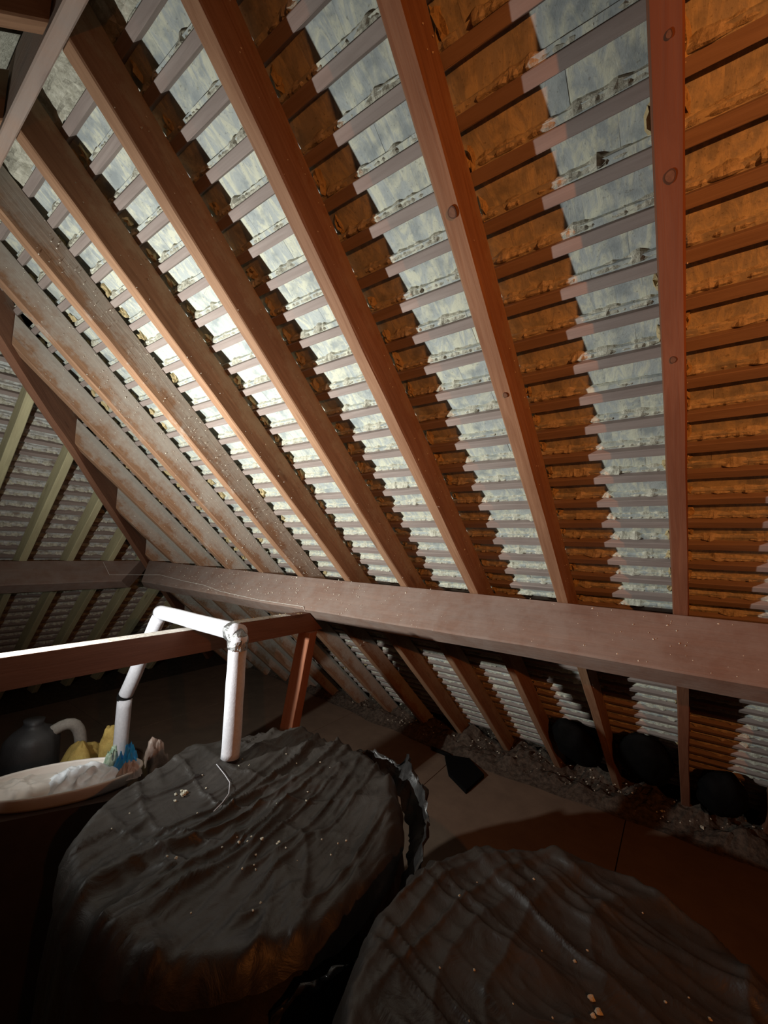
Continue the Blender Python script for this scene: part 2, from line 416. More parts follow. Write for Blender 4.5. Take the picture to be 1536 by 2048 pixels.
for ci, s in enumerate(courses):
    if s > 3.8: continue
    lo = max(-5.4, x_hip(s, RH) + 0.04); hi = 1.7
    if s < s_ridge + 0.05: continue
    if lo > hi: continue
    b = timber('batten', P(lo, s, NB), XA, -UP * -1.0, NRM, hi - lo, BW, BT, M['batten'], roof, seg=26, bev=0.0015, wob=0.0016, seed=ci * 5.1) if False else None
    o = P(lo, s - BW / 2, NB)
    b = obj('batten', timber_mesh('batten', hi - lo, BW, BT, M['batten'], seg=26, bev=0.0015, wob=0.0016, seed=ci * 5.1), roof, frame(o, XA, UP, NRM))
    st = 0.008 if s < 1.9 else 0.016
    vs, fs = bead_geo(lambda u, a, n: P(u, s - BW - a, RH + n), lo, min(hi, 0.9), st, ci + 1.0)
    wobj('torching', vs, fs, M['mortar'], b)
keep, rest, metas = lay_tiles(roof, P, lambda s: (x_hip(s, RH) + 0.03, 1.6), [s for s in courses if s_ridge + 0.04 < s < 3.8], 0, M['tile'], 300, 100)
for c in keep: obj('tile', metas[c[4]], roof, tile_mw(c, XA))
def join_tiles(name, cl, metas, xax, parent, mat):
    vs, fs = [], []
    for c in cl:
        m = tile_mw(c, xax); b = len(vs); me = metas[c[4]]
        vs += [m @ v.co for v in me.vertices]; fs += [tuple(i + b for i in p.vertices) for p in me.polygons]
    o = wobj(name, vs, fs, mat, parent); o['kind'] = 'stuff'; return o
join_tiles('far_tiles', rest, metas, XA, roof, M['tile'])

# hip slope battens and tiles; t measured up the slope
tz = lambda z: (z - LN.z * LC) / LU.z               # t on rafter plane for a given height (camera based)
def y_hip(t, n=0.0):                               # y of the hip line on the left plane
    p = LN * (LC + n) + LU * t
    s = ((D0 + n) * CA - p.z) / SA
    return s * CA + (D0 + n) * SA
t_foot = tz(-Z0); t_top = tz(1.19)
lc = [t_foot + 0.2 + GA * i for i in range(40) if t_foot + 0.2 + GA * i < t_top - 0.1]
def PLs(y, s, n): return PL(y, -s, n)
for ci, t in enumerate(lc):
    y1 = y_hip(t, RH) - 0.04; y0 = max(2 * RID_Y - y1, -0.6)
    b = obj('batten', timber_mesh('batten', y1 - y0, BW, BT, M['batten'], seg=10, bev=0.0015, seed=ci * 3.3), roof_l, frame(PL(y0, t, NB), V(0, 1, 0), LU, LN) if V(0, 1, 0).cross(LU).dot(LN) > 0 else frame(PL(y1, t, NB), V(0, -1, 0), LU, LN))
    vs, fs = bead_geo(lambda u, a, n: PL(u, t + BW / 2 + a, RH + n), y0, y1, 0.012, ci + 90.0, 1.5)
    wobj('torching', vs, fs, M['mortar'], b)
keepl, restl, metal_ = lay_tiles(roof_l, lambda u, s, n: PL(u, -s, n), lambda s: (-0.55, y_hip(-s, RH) - 0.03), [-t for t in lc][::-1], 0, M['tile_hip'], 300, 300)
YA = V(0, -1, 0)
for c in keepl: obj('tile', metal_[c[4]], roof_l, tile_mw(c, YA))
if restl: join_tiles('far_tiles', restl, metal_, YA, roof_l, M['tile_hip'])

# ------------------------------------------------------------------ rafters
S_FOOT = (D0 * CA + Z0) / SA - 0.005
lab = {3: 'third rafter right of the knotty rafter near the camera', 2: 'second rafter right of the knotty rafter near the camera', 1: 'rafter at the right edge beyond the straight knotty one',
 0: 'rightmost reddish rafter seen straight on from below, knots along its underside',
 -1: 'second rafter from the right, a big round knot on its underside',
 -2: 'third rafter from the right, running off the top edge left of centre',
 -3: 'fourth rafter from the right, its square top end at the ridge board top left',
 -4: 'fifth rafter from the right, yellowish lumps between its side and the tiles',
 -5: 'sixth rafter from the right, grey limed side peppered with white flecks',
 -6: 'seventh rafter from the right, last full one before the hip rafter',
 -7: 'longest short rafter butting against the dark hip rafter',
 -8: 'second longest short rafter butting against the dark hip rafter',
 -9: 'third longest short rafter butting against the dark hip rafter',
 -10: 'shortest rafter above the purlin, wedged beside the purlin corner',
 -11: 'first stub rafter below the purlin corner, left of the lagged pipe top',
 -12: 'second stub rafter below the purlin corner in the dark',
 -13: 'third stub rafter below the purlin corner, deepest in the dark'}
for k in range(3, -14, -1):
    x = X0 + k * 0.4 + RW / 2
    mat = M['raf_red'] if k >= 0 else M['raf_clean'] if k >= -2 else M['raf_mid'] if k >= -4 else M['raf_heavy']
    st = s_ridge + 0.02 / CA
    sh1 = (0, TA)
    sh = s_hip(x) + 0.05
    if sh > st: st = sh; sh1 = (1.42, TA)
    L = S_FOOT - st
    if L < 0.2: continue
    r = obj('rafter', timber_mesh('rafter', L, RW, RH, mat, sh0=(0, -CA / SA), sh1=sh1, seg=24, seed=k * 7.7, wob=0.0022), None, frame(P(x, S_FOOT), UP, XA, NRM))
    tag(r, lab[k], 'rafter', 'rafters of the long roof slope')
    for (kk, ks, kx, kr) in ((-1, .088, .004, .0125), (-1, .552, .006, .008), (0, .187, .001, .0115), (0, .543, -.002, .0085), (0, .001, .004, .006)):
        if kk != k: continue
        for rr_, mm_, dz_ in ((kr, M['knot_ring'], 0.0004), (kr * 0.78, M['knot'], 0.0008)):
            kv = []
            for hh in (0.003, -dz_):
                for q in range(20):
                    an = 6.2832 * q / 20; e_ = 1 + 0.06 * math.sin(an * 3 + kr * 900)
                    kv.append(P(x + kx + rr_ * 0.8 * e_ * math.cos(an), ks + rr_ * e_ * math.sin(an), hh - 0.003))
            kf = [tuple(range(20)), tuple(range(39, 19, -1))] + [(q, q + 20, (q + 1) % 20 + 20, (q + 1) % 20) for q in range(20)]
            wobj('knot', kv, kf, mm_, r)
    if k > 1: continue
    # torching lumps packed between the rafter's side and the tiles
    vs, fs = [], []
    for ci, s in enumerate(courses):
        if s < st + 0.05 or s > 3.6: continue
        for side in (1, -1):
            if random.random() < ((0.2 if k > -5 else 0.72) if side > 0 else 0.6): continue
            rx_ = random.uniform(.008, .016); rs_ = random.uniform(.016, .038); rn_ = random.uniform(.010, .020)
            g = blob_geo(V(0, 0, 0), 1, 1, 1, 9, 6, 1.0, 4, ci * 1.7 + k + side * 40)
            c0 = (x + side * (RW / 2 + 0.001), s - BW - GA * random.uniform(.2, .5))
            g = ([P(c0[0] + v.x * rx_, c0[1] + v.y * rs_, RH + BT - 0.006 + v.z * rn_) for v in g[0]], g[1])
            b = len(vs); vs += g[0]; fs += [tuple(i + b for i in f) for f in g[1]]
    t_ = wobj('torching_lumps', vs, fs, M['mortar_y'], r); t_['kind'] = 'stuff'
    pts = []
    nf = {0: 25, -1: 50, -2: 90, -3: 150, -4: 170}.get(k, 320 if k > -8 else 160)
    for i in range(nf):
        s = st + 0.1 + (min(S_FOOT - 0.3, 2.4) - st - 0.1) * (random.random() ** 0.8)
        pts.append((P(x + RW / 2 + 0.0006, s, RH * random.random() ** 0.8), V(1, 0, 0)))
    f_ = flecks('flecks', r, pts, 0.0042)
# pale hip-slope rafters
hl = ['nearest pale greenish rafter of the end slope, cut by the left edge', 'pale greenish rafter of the end slope, second from the left edge', 'pale greenish rafter of the end slope, third from the left edge',
      'short rafter stub of the end slope beside the purlin corner', 'fifth rafter of the end slope, only seen below the purlin', 'sixth rafter of the end slope, dim below the purlin', 'seventh rafter of the end slope, dim below the purlin corner', 'eighth rafter of the end slope, short and deep in the dark']
for i in range(8):
    y = 0.665 + 0.30 * i
    hi_t = None
    # top at the hip: find t with y_hip(t)=y
    t1 = t_top
    lo_, hi_ = t_foot, t_top + 0.3
    for _ in range(40):
        mid = (lo_ + hi_) / 2
        if y_hip(mid) > y: lo_ = mid
        else: hi_ = mid
    t1 = lo_ - 0.07
    L = t1 - t_foot
    if L < 0.15: continue
    ax = V(0, -1, 0)                                 # x=LU, y=ax, z=LN right handed?
    if LU.cross(ax).dot(LN) < 0: ax = -ax
    sg = ax.y
    r = obj('rafter', timber_mesh('rafter', L, RW, RH, M['raf_green'], sh0=(0, -LN.z / LN.x * -1 * -1 if False else -LN.z / LU.z), sh1=(-sg * 1.42, LU.z / LU.x), seg=16, seed=200 + i), None, frame(PL(y, t_foot, 0), LU, ax, LN))
    tag(r, hl[i], 'rafter', 'rafters of the end hip slope')
# rear slope rafters
RUP = V(0, CA, SA); RN = V(0, -SA, CA)
for k in range(3, -7, -1):
    x = X0 + k * 0.4 + RW / 2
    p = P(x, S_FOOT); p.y = 2 * RID_Y - p.y
    L = S_FOOT - (s_ridge + 0.02 / CA)
    if RUP.cross(-XA).dot(RN) > 0: ax = -XA
    else: ax = XA
    r = obj('rafter', timber_mesh('rafter', L, RW, RH, M['raf_mid'], sh0=(0, -CA / SA), sh1=(0, TA), seg=10, seed=400 + k), None, frame(p, RUP, ax, RN))
    tag(r, 'rear slope rafter beyond the ridge board, opposite the ' + ('%s rafter right of the knotty one' % ('first', 'second', 'third')[k - 1] if k > 0 else '%s rafter from the right' % ('first', 'second', 'third', 'fourth', 'fifth', 'sixth', 'seventh')[-k]), 'rafter', 'rafters of the rear slope')
for ci, s in enumerate(courses):
    if s < s_ridge + 0.05 or s > 3.7: continue
    o = P(XR - 0.05, s - BW / 2, NB); o.y = 2 * RID_Y - o.y
    lo = x_hip(s, RH) + 0.05
    obj('batten', timber_mesh('batten', XR - 0.05 - lo, BW, BT, M['batten'], seg=8, bev=0.0015, seed=600 + ci), roof_r, frame(o, -XA, RUP, RN))
# ridge board
rb = obj('ridge_board', timber_mesh('ridge_board', XR - x_hip(s_ridge) - 0.02, 0.034, 0.22, M['ridge'], seg=20, seed=3), None,
         frame(V(x_hip(s_ridge), RID_Y, P(0, s_ridge).z - 0.02), XA, V(0, 1, 0), V(0, 0, 1)))
tag(rb, 'pale dusty ridge board crossing the top left corner', 'beam')
bv, bf = [], []
s_a = s_ridge - 0.10; s_b = min(c for c in courses if c > s_ridge + 0.05) - BW - 0.004
NXB = 260
for i in range(NXB + 1):
    xx = x_hip(s_ridge) + 0.05 + (1.6 - x_hip(s_ridge)) * i / NXB
    for j in range(9):
        t = j / 8
        bv.append(P(xx, s_a + (s_b - s_a) * t, RH + 0.012 + 0.022 * noise.fractal(V(xx * 9, t * 1.2, 3), .8, 2, 4)))
for i in range(NXB):
    for j in range(8): a = i * 9 + j; bf.append((a, a + 1, a + 10, a + 9))
wobj('ridge_bedding', bv, bf, M['mortar'], roof)
# hip rafter
h0 = P(x_hip(S_FOOT), S_FOOT); h1 = P(x_hip(s_ridge), s_ridge)
hx = (h1 - h0).normalized(); hy = V(hx.y, -hx.x, 0).normalized() * -1
hz = hx.cross(hy)
if hz.z < 0: hy = -hy; hz = hx.cross(hy)
hp = obj('hip_rafter', timber_mesh('hip_rafter', (h1 - h0).length - 0.06, 0.046, 0.21, M['hip'], sh0=(0, -hz.z / hx.z), seg=24, seed=9, wob=0.004), None, frame(h0 - hz * 0.05 + hx * 0.05, hx, hy, hz))
tag(hp, 'dark brown hip rafter slanting down to the purlin corner at left', 'rafter')
# ------------------------------------------------------------------ purlins, tie beam, strut
XC = PL(0, tz(-0.203)).x
# main purlin: local x = X axis, y = down the slope (thickness), z = outward... built with its inner edge at n=-PUR_D
pl = obj('purlin', timber_mesh('purlin', 2.3 - XC, PUR_T, PUR_D, M['purlin'], sh0=(0.92, -0.92), seg=40, bev=0.006, wob=0.003, seed=21), None,
         frame(P(XC + 0.92 * PUR_D, PUR_S + PUR_T / 2, -PUR_D - 0.001) , XA, UP, NRM))
tag(pl, 'long heavy purlin under the rafters, dusty top face specked white', 'beam')
pts = []
for i in range(420):
    pts.append((P(random.uniform(-3.6, 0.9), PUR_S - 0.001, -PUR_D * random.random()), UP))
flecks('flecks', pl, pts, 0.0048)
lax = V(0, 1, 0)
t0 = tz(-0.203)
yC = P(0, PUR_S).y
# left purlin runs along y; local x=-Y so that z=LN
px = V(0, 1, 0) if V(0, 1, 0).cross(LU).dot(LN) > 0 else V(0, -1, 0)
Lp = 3.6
start = PL(yC - 0.94 * PUR_D - 0.003, t0 - PUR_T / 2, -PUR_D - 0.001)
if px.y > 0:
    me = timber_mesh('purlin', Lp, PUR_T, PUR_D, M['purlin'], sh1=(-0.92, 0.92), seg=30, bev=0.006, wob=0.003, seed=33); org = start - V(0, Lp, 0)
else:
    me = timber_mesh('purlin', Lp, PUR_T, PUR_D, M['purlin'], sh0=(0.92, -0.92), seg=30, bev=0.006, wob=0.003, seed=33); org = start
pl2 = tag(obj('purlin', me, None, frame(org, px, LU, LN)), 'dark purlin of the end slope meeting the long purlin at left', 'beam')

TX, TZ, TH = -1.7626, Z0 - 0.3964, 0.1057
def tie():
    vs, fs = [], []
    ys = [-2.2 + 3.935 * i / 14 for i in range(15)]
    for i, y in enumerate(ys):
        last = i == 14
        for (x, z) in ((TX - .072, TZ - TH), (TX, TZ - TH), (TX, TZ), (TX - .072, TZ)):
            yy = y + (0.115 if last and z < TZ else 0)
            e = 0.002 * noise.noise(V(y * 2, x * 9, z * 9))
            vs.append(V(x + e, yy, z + (e if not last else 0)))
    for i in range(14):
        for j in range(4):
            a = i * 4 + j; b = i * 4 + (j + 1) % 4; fs.append((a, b, b + 4, a + 4))
    fs.append((3, 2, 1, 0)); fs.append((56, 57, 58, 59))
    # local frame with x along the beam for the grain
    mw = frame(V(TX, -2.2, TZ - TH), V(0, 1, 0), V(-1, 0, 0), V(0, 0, 1))
    return obj('tie_beam', mesh('tie_beam', local(vs, mw), [f[::-1] for f in fs], M['tie']), None, mw)
tb = tag(tie(), 'slim reddish tie beam running from the left edge to the purlin', 'beam')
dv, df = [], []  # thin dust strip whose pale colour paints torch glare along the top edge
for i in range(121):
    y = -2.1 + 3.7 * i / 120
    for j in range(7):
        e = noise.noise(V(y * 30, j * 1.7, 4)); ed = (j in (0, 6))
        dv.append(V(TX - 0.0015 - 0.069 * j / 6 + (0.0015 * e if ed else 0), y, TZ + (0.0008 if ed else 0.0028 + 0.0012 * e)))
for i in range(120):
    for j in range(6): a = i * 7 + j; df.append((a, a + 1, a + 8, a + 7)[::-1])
tag(wobj('dust_glare_layer', dv, df, M['dust'], tb), 'pale dust with the torch glare painted in on the top edge', None, None, 'stuff')
pts = [(V(TX - .072 * random.random(), random.uniform(1.1, 1.7), TZ + .001), V(0, 0, 1)) for _ in range(60)]
flecks('flecks', tb, pts, 0.006, M['mortar_y'])
sa = V(-1.775, 1.715, TZ - TH - 0.002); sb_ = V(-1.775, 1.715 - 0.197 * (sa.z), 0.0)
sx = (sa - sb_).normalized(); sy = XA; sz = sx.cross(sy)
stt = obj('strut', timber_mesh('strut', (sa - sb_).length, 0.095, 0.06, M['strut'], sh0=(0, sz.z / sx.z * -1), sh1=(0, -sz.z / sx.z), seg=8, bev=0.004, seed=5), None, frame(sb_, sx, sy, sz))
tag(stt, 'leaning reddish strut propping the tie beam end under the purlin', 'post')

# ------------------------------------------------------------------ lagged pipe
def W(x, y, z): return V(x, y, z + Z0)
PR = 0.033
eR = W(-1.345, 0.966, -0.338); bR = W(-1.335, 0.957, -0.775); eL = W(-2.10, 1.05, -0.362); jL = W(-2.30, 1.004, -0.80); fL = W(-2.30, 1.005, -1.70)
pipe = tag(empty('lagged_pipe', V(-1.8, 1.0, 0)), 'white foam lagged pipe arching over the tie beam into the wrapped tank', 'pipe')
def sleeve(a, b, r0, mat, seed, e0=0.0, e1=0.0, n=22, name='foam_sleeve'):
    d = (b - a).normalized(); a = a + d * e0; b = b - d * e1
    pts = []; rs = []
    for i in range(n + 1):
        t = i / n; p = a.lerp(b, t)
        p = p + V(noise.noise(V(t * 2, seed, 0)), noise.noise(V(t * 2, seed, 3)), noise.noise(V(t * 2, seed, 6))) * 0.004
        pts.append(p); rs.append(r0 * (1 + 0.035 * noise.noise(V(t * 6, seed, 9))))
    vs, fs = tube_geo(pts, rs, 20)
    return wobj(name, vs, fs, mat, pipe, smooth=True)
sleeve(bR, eR, PR, M['foam'], 1, 0, 0.012); s2 = sleeve(eR, eL, PR, M['foam'], 2, -0.005, -0.015)
sleeve(eL, jL, PR, M['foam'], 3, 0.03, 0.0); sleeve(jL, fL, PR, M['foam'], 4, 0.012, 0)
def tape_wrap(c, axis, L, r, mat, seed, name):
    pts = [c + axis * (L * (i / 8 - .5)) for i in range(9)]
    vs, fs = tube_geo(pts, r, 24, False)
    for i, v in enumerate(vs):
        k = noise.noise(v * 60 + V(seed, 0, 0)); vs[i] = v + (v - c).normalized() * k * 0.004
    return wobj(name, vs, fs, mat, pipe)
# foil-taped elbow
el = []
dh = (eL - eR).normalized(); dv = (bR - eR).normalized()
for i in range(9):
    t = i / 8
    a = eR + dh * 0.055; b = eR + dv * 0.06
    el.append(a.lerp(eR, t).lerp(eR.lerp(b, t), t))
vs, fs = tube_geo(el, [PR * 1.1] * 9, 24, False)
for i, v in enumerate(vs): vs[i] = v + (v - eR).normalized() * 0.008 * noise.noise(v * 55)
tag(wobj('foil_tape', vs, fs, M['foil'], pipe), 'crumpled silver tape around the elbow')
tape_wrap(eL + (jL - eL).normalized() * 0.045, (jL - eL).normalized(), 0.022, PR * 0.93, M['tape'], 2, 'black_tape')
tape_wrap(jL, (jL - eL).normalized(), 0.03, PR * 1.06, M['tape'], 4, 'black_tape')

# ------------------------------------------------------------------ wrapped tanks
def tank(name, c, r, h, seed, label, dish, tiltx, tilty, fold_dir, collar, fa=1.0):
    root = tag(empty(name, V(c[0], c[1], 0)), label, 'tank', 'polythene wrapped round tanks')
    na, nr = 300, 110
    def rad(th): return r * (1 + 0.05 * noise.noise(V(math.cos(th) * 1.3 + seed, math.sin(th) * 1.3, 0)) + 0.012 * noise.noise(V(math.cos(th) * 9, math.sin(th) * 9, seed)))
    def topz(x, y):
        q = math.hypot(x, y) / r
        z = h + tiltx * x + tilty * y - dish * (1 - min(1, q) ** 2)
        u = x * fold_dir[0] + y * fold_dir[1]; v = -x * fold_dir[1] + y * fold_dir[0]
        wv = 0.35 * noise.noise(V(x * 2.2, y * 2.2, seed + 4))
        fold = 1 - abs(noise.noise(V((v + wv * .5) * 7.5, u * 1.1, seed)))
        z += 0.028 * fa * (fold ** 7) + 0.010 * fa * noise.fractal(V(x * 5, y * 5, seed + 2), 1.0, 2.0, 4)
        f2 = 1 - abs(noise.noise(V((u + wv) * 9 + 3, v * 2.0, seed + 8)))
        z += 0.010 * f2 ** 8
        f3 = 1 - abs(noise.noise(V(v * 26, u * 5.0, seed + 12)))
        z += 0.007 * f3 ** 5 * min(1, q * 1.2)
        f4 = 1 - abs(noise.noise(V(v * 17 + wv * 3, u * 2.2, seed + 21)))
        z += 0.012 * f4 ** 9
        f5 = 1 - abs(noise.noise(V(v * 45 + wv * 5, u * 12, seed + 31)))
        z += 0.0025 * f5 ** 4
        return z
    vs, fs = [V(0, 0, topz(0, 0))], []
    for i in range(1, nr + 1):
        q = i / nr
        for j in range(na):
            th = 2 * math.pi * j / na; R_ = rad(th) * q; x = R_ * math.cos(th); y = R_ * math.sin(th)
            z = topz(x, y)
            if q > 0.88: z -= 0.07 * ((q - 0.88) / 0.12) ** 2.2
            vs.append(V(x, y, z))
    for j in range(na): fs.append((0, 1 + j, 1 + (j + 1) % na))
    for i in range(nr - 1):
        for j in range(na):
            a = 1 + i * na + j; b = 1 + i * na + (j + 1) % na; fs.append((a, a + na, b + na, b))
    me = mesh('top_sheet', vs, fs, M['bag'], True)
    obj('top_sheet', me, root, Matrix.Translation(V(c[0], c[1], 0)))
    # side sheet with hanging folds
    vs, fs = [], []; ns = 26
    for i in range(ns + 1):
        t = i / ns
        for j in range(na):
            th = 2 * math.pi * j / na; R_ = rad(th)
            zt = topz(R_ * math.cos(th), R_ * math.sin(th)) - 0.066
            f = noise.noise(V(math.cos(th) * 7, math.sin(th) * 7, seed + t * 1.2)) + .6 * noise.noise(V(math.cos(th) * 19, math.sin(th) * 19, seed + t * 2.5))
            R2 = R_ + 0.022 * f * min(1, t * 4) - 0.012 + 0.02 * math.sin(t * 3.1)
            vs.append(V(R2 * math.cos(th), R2 * math.sin(th), zt * (1 - t)))
    for i in range(ns):
        for j in range(na):
            a = i * na + j; b = i * na + (j + 1) % na; fs.append((a, a + na, b + na, b))
    obj('side_sheet', mesh('side_sheet', vs, fs, M['bag'], True), root, Matrix.Translation(V(c[0], c[1], 0)))
    if collar:                                     # loose shiny flap standing up behind the lid edge
        a0, a1, hgt = collar; vs, fs = [], []; n = 90; m = 8
        for i in range(n + 1):
            th = a0 + (a1 - a0) * i / n; e = math.sin(math.pi * i / n) ** 0.5
            R_ = rad(th)
            zt = topz(R_ * math.cos(th), R_ * math.sin(th)) - 0.06
            for k in range(m + 1):
                t = k / m
                rr = R_ + 0.014 + 0.055 * math.sin(t * 2.0) * e + 0.016 * noise.noise(V(th * 9, t * 2.5, seed)) + 0.01 * noise.noise(V(th * 30, t * 5, seed))
                zz = zt - 0.05 + (hgt + 0.05) * t * e * (1 + .35 * noise.noise(V(th * 6, 0, seed + 3)) + .10 * noise.noise(V(th * 22, 0, seed + 5))) - (0.03 * (t - .75) / .25 if t > .75 else 0)
                vs.append(V(rr * math.cos(th), rr * math.sin(th), zz))
        for i in range(n):
            for k in range(m):
                a = i * (m + 1) + k; fs.append((a, a + 1, a + m + 2, a + m + 1))
        tag(obj('loose_flap', mesh('loose_flap', vs, fs, M['bagshiny'], True), root, Matrix.Translation(V(c[0], c[1], 0))), 'shiny crumpled edge of the black sheet')
    return root, topz
T1 = (-1.06, 0.85); T2 = (-0.15, 0.775)
r1, z1 = tank('wrapped_tank', T1, 0.465, Z0 - 0.79, 3.3, 'round tank wrapped in dusty black polythene with the white pipe entering', 0.035, -0.02, 0.06, (-0.12, 0.99), (-0.55, 1.75, 0.085))
r2, z2 = tank('wrapped_tank', T2, 0.39, Z0 - 0.745, 8.1, 'round tank wrapped in black polythene at the bottom right', 0.01, 0.0, 0.05, (0.95, -0.30), None, 0.35)
def crumbs(name, c, zf, spots, label):
    vs, fs = [], []
    for (x, y, r) in spots:
        g = blob_geo(V(x, y, zf(x - c[0], y - c[1]) + r * .5), r, r * random.uniform(.6, 1), r * .7, 7, 5, .6, 5, x * 31 + y * 17)
        b = len(vs); vs += g[0]; fs += [tuple(i + b for i in f) for f in g[1]]
    o = wobj(name, vs, fs, M['mortar'], None); tag(o, label, 'crumbs', None, 'stuff')
sp = [(-1.30 + random.gauss(0, .02), .76 + random.gauss(0, .02), random.uniform(.004, .009)) for _ in range(7)]
sp += [(-1.08 + .02 * i + random.gauss(0, .008), .60 + .028 * i + random.gauss(0, .008), random.uniform(.002, .006)) for i in range(9)]
sp += [(T1[0] + random.uniform(-.3, .3), T1[1] + random.uniform(-.3, .3), random.uniform(.0015, .0035)) for _ in range(36)]
crumbs('mortar_crumbs', T1, z1, sp, 'pale mortar crumbs scattered over the tank with the pipe')
sp = [(-0.135, .83, .006), (-.122, .815, .006), (-.128, .803, .004), (-.17, .88, .003), (-.03, .75, .003), (-.02, .735, .004), (-.005, .70, .003), (-.2, .55, .007), (-.185, .545, .005)]
sp += [(T2[0] + random.uniform(-.25, .25), T2[1] + random.uniform(-.1, .3), random.uniform(.0015, .003)) for _ in range(22)]
crumbs('mortar_crumbs', T2, z2, sp, 'pale mortar crumbs scattered over the bottom right tank')
# thin blue-white wire curling on the first tank beside the pipe
wp = [(-1.345, .91), (-1.28, .90), (-1.22, .88), (-1.18, .85), (-1.16, .815), (-1.15, .78)]
vs, fs = tube_geo([V(x, y, z1(x - T1[0], y - T1[1]) + .008) for x, y in wp], .0012, 6)
tag(wobj('thin_wire', vs, fs, M['foam']), 'thin pale wire curling from the foot of the white pipe', 'wire')

# ------------------------------------------------------------------ tray, box and litter at left
tc = V(-1.99, 0.66, 0); ang = math.atan2(0.41, 0.22); tx = V(math.cos(ang), math.sin(ang), 0); ty = V(-math.sin(ang), math.cos(ang), 0)
TZB = Z0 - 0.995
def TP(u, v, z): return tc + tx * u + ty * v + V(0, 0, z)
vs = [TP(u, v, z) for z in (0, TZB - .002) for u, v in ((-.26, -.14), (.22, -.14), (.22, .14), (-.26, .14))]
bx = wobj('plinth_box', vs, [(3, 2, 1, 0), (4, 5, 6, 7), (0, 1, 5, 4), (1, 2, 6, 5), (2, 3, 7, 6), (3, 0, 4, 7)], M['box'])
tag(bx, 'dark brown box carrying the white oval tray', 'box')
prof = [(0.0, 0.0), (0.80, 0.0), (0.90, 0.006), (0.965, 0.04), (0.985, 0.05), (1.02, 0.052), (1.03, 0.044), (1.0, 0.040), (0.945, -0.001), (0.88, -0.006 + .006), (0.0, 0.0)]
vs, fs = [], []; na = 60
pr_ = [(0.02, 0.003), (0.80, 0.003), (0.90, 0.010), (0.965, 0.046), (0.99, 0.052), (1.03, 0.052), (1.04, 0.046), (1.02, 0.036), (0.99, 0.012), (0.93, 0.0), (0.02, 0.0)]
for (q, z) in pr_:
    for j in range(na):
        th = 2 * math.pi * j / na; vs.append(TP(.27 * q * math.cos(th), .125 * q * math.sin(th), TZB + z))
for i in range(len(pr_) - 1):
    for j in range(na):
        a = i * na + j; b = i * na + (j + 1) % na; fs.append((a, b, b + na, a + na))
fs.append(tuple(range(na - 1, -1, -1))); fs.append(tuple((len(pr_) - 1) * na + j for j in range(na)))
tag(wobj('oval_tray', vs, fs, M['wtray'], smooth=True), 'shallow white oval plastic tray at the left edge', 'tray')
def crumple(name, cu_, cv, su, sv, hgt, mat, seed, label, cat, base=None, peak=0.0, thick=True, nu=46, fr=5):
    vs, fs = [], []; b0 = TZB + 0.026 if base is None else base
    for i in range(nu + 1):
        for j in range(nu + 1):
            a = i / nu * 2 - 1; b = j / nu * 2 - 1
            k = math.sqrt(max(0, 1 - min(1, (a * a + b * b) ** 0.5) ** 2))
            rim = 1 + .18 * noise.noise(V(a * 2, b * 2, seed))
            # squircle mapping to a disc
            x = a * math.sqrt(1 - b * b / 2); y = b * math.sqrt(1 - a * a / 2); q = math.hypot(x, y)
            rd = 1 - abs(noise.noise(V(x * fr * .6 + seed, y * fr * .35, seed * 1.7)))
            z = hgt * (1 - q ** 3) * (.45 + .75 * rd ** 3) + hgt * .25 * noise.fractal(V(x * fr, y * fr, seed), 1, 2, 3) * (1 - q) + peak * math.exp(-((x - .3) ** 2 + (y - .2) ** 2) * 9)
            vs.append(TP(cu_ + x * su * rim, cv + y * sv * rim, b0 + max(0.0, z)))
    for i in range(nu):
        for j in range(nu):
            a = i * (nu + 1) + j; fs.append((a, a + nu + 1, a + nu + 2, a + 1))
    n0 = len(vs)
    bd = [i * (nu + 1) for i in range(nu + 1)] + [nu * (nu + 1) + j for j in range(1, nu + 1)] + [i * (nu + 1) + nu for i in range(nu - 1, -1, -1)] + [j for j in range(nu - 1, 0, -1)]
    fs.append(tuple(bd))
    return tag(wobj(name, vs, fs, mat, smooth=True), label, cat)
crumple('plastic_bag', -0.11, 0.0, .145, .105, .030, M['wtray'], 1.5, 'crumpled off-white plastic bag in the near end of the tray', 'bag')
crumple('plastic_bag', 0.07, -0.005, .13, .105, .042, M['wbag'], 4.2, 'bright bluish-white plastic bag in the middle of the tray', 'bag')
crumple('plastic_bag', 0.215, 0.05, .045, .05, .075, M['blue'], 6.6, 'small bright blue plastic bag at the far end of the tray', 'bag', peak=.012)
crumple('wrapper', 0.155, 0.085, .032, .03, .06, M['green'], 7.9, 'green and white wrapper beside the blue bag', 'wrapper', peak=.02)
crumple('rag', 0.235, -0.035, .045, .035, .05, M['pink'], 9.4, 'pale pinkish crumpled rag in front of the blue bag', 'rag')
# clear polythene bundle on the floor side, beyond the tray end
def heap(name, c, rx, ry, rz, mat, seed, label, cat, amp=.45, fr=4, seg=36, rings=22, group=None):
    vs, fs = blob_geo(V(*c), rx, ry, rz, seg, rings, amp, fr, seed)
    zb = c[2] - rz * 0.9
    for v in vs: v.z = max(v.z, zb)
    return tag(wobj(name, vs, fs, mat, smooth=True), label, cat, group)
cb = heap('polythene_bundle', (-1.99, 1.03, 0.36), .09, .075, .37, M['clear'], 2.2, 'crinkled dusty clear polythene bundle behind the blue bag', 'bag', .22, 5)
g1 = blob_geo(V(-2.47, 0.90, 0.30), .22, .17, .32, 40, 24, .30, 3.2, 5.1); g2 = blob_geo(V(-2.385, 1.00, 0.60), .05, .055, .15, 26, 18, .25, 3, 8.8)
wv_ = g1[0] + g2[0]; wf_ = g1[1] + [tuple(i + len(g1[0]) for i in f) for f in g2[1]]
for v in wv_: v.z = max(v.z, 0.0)
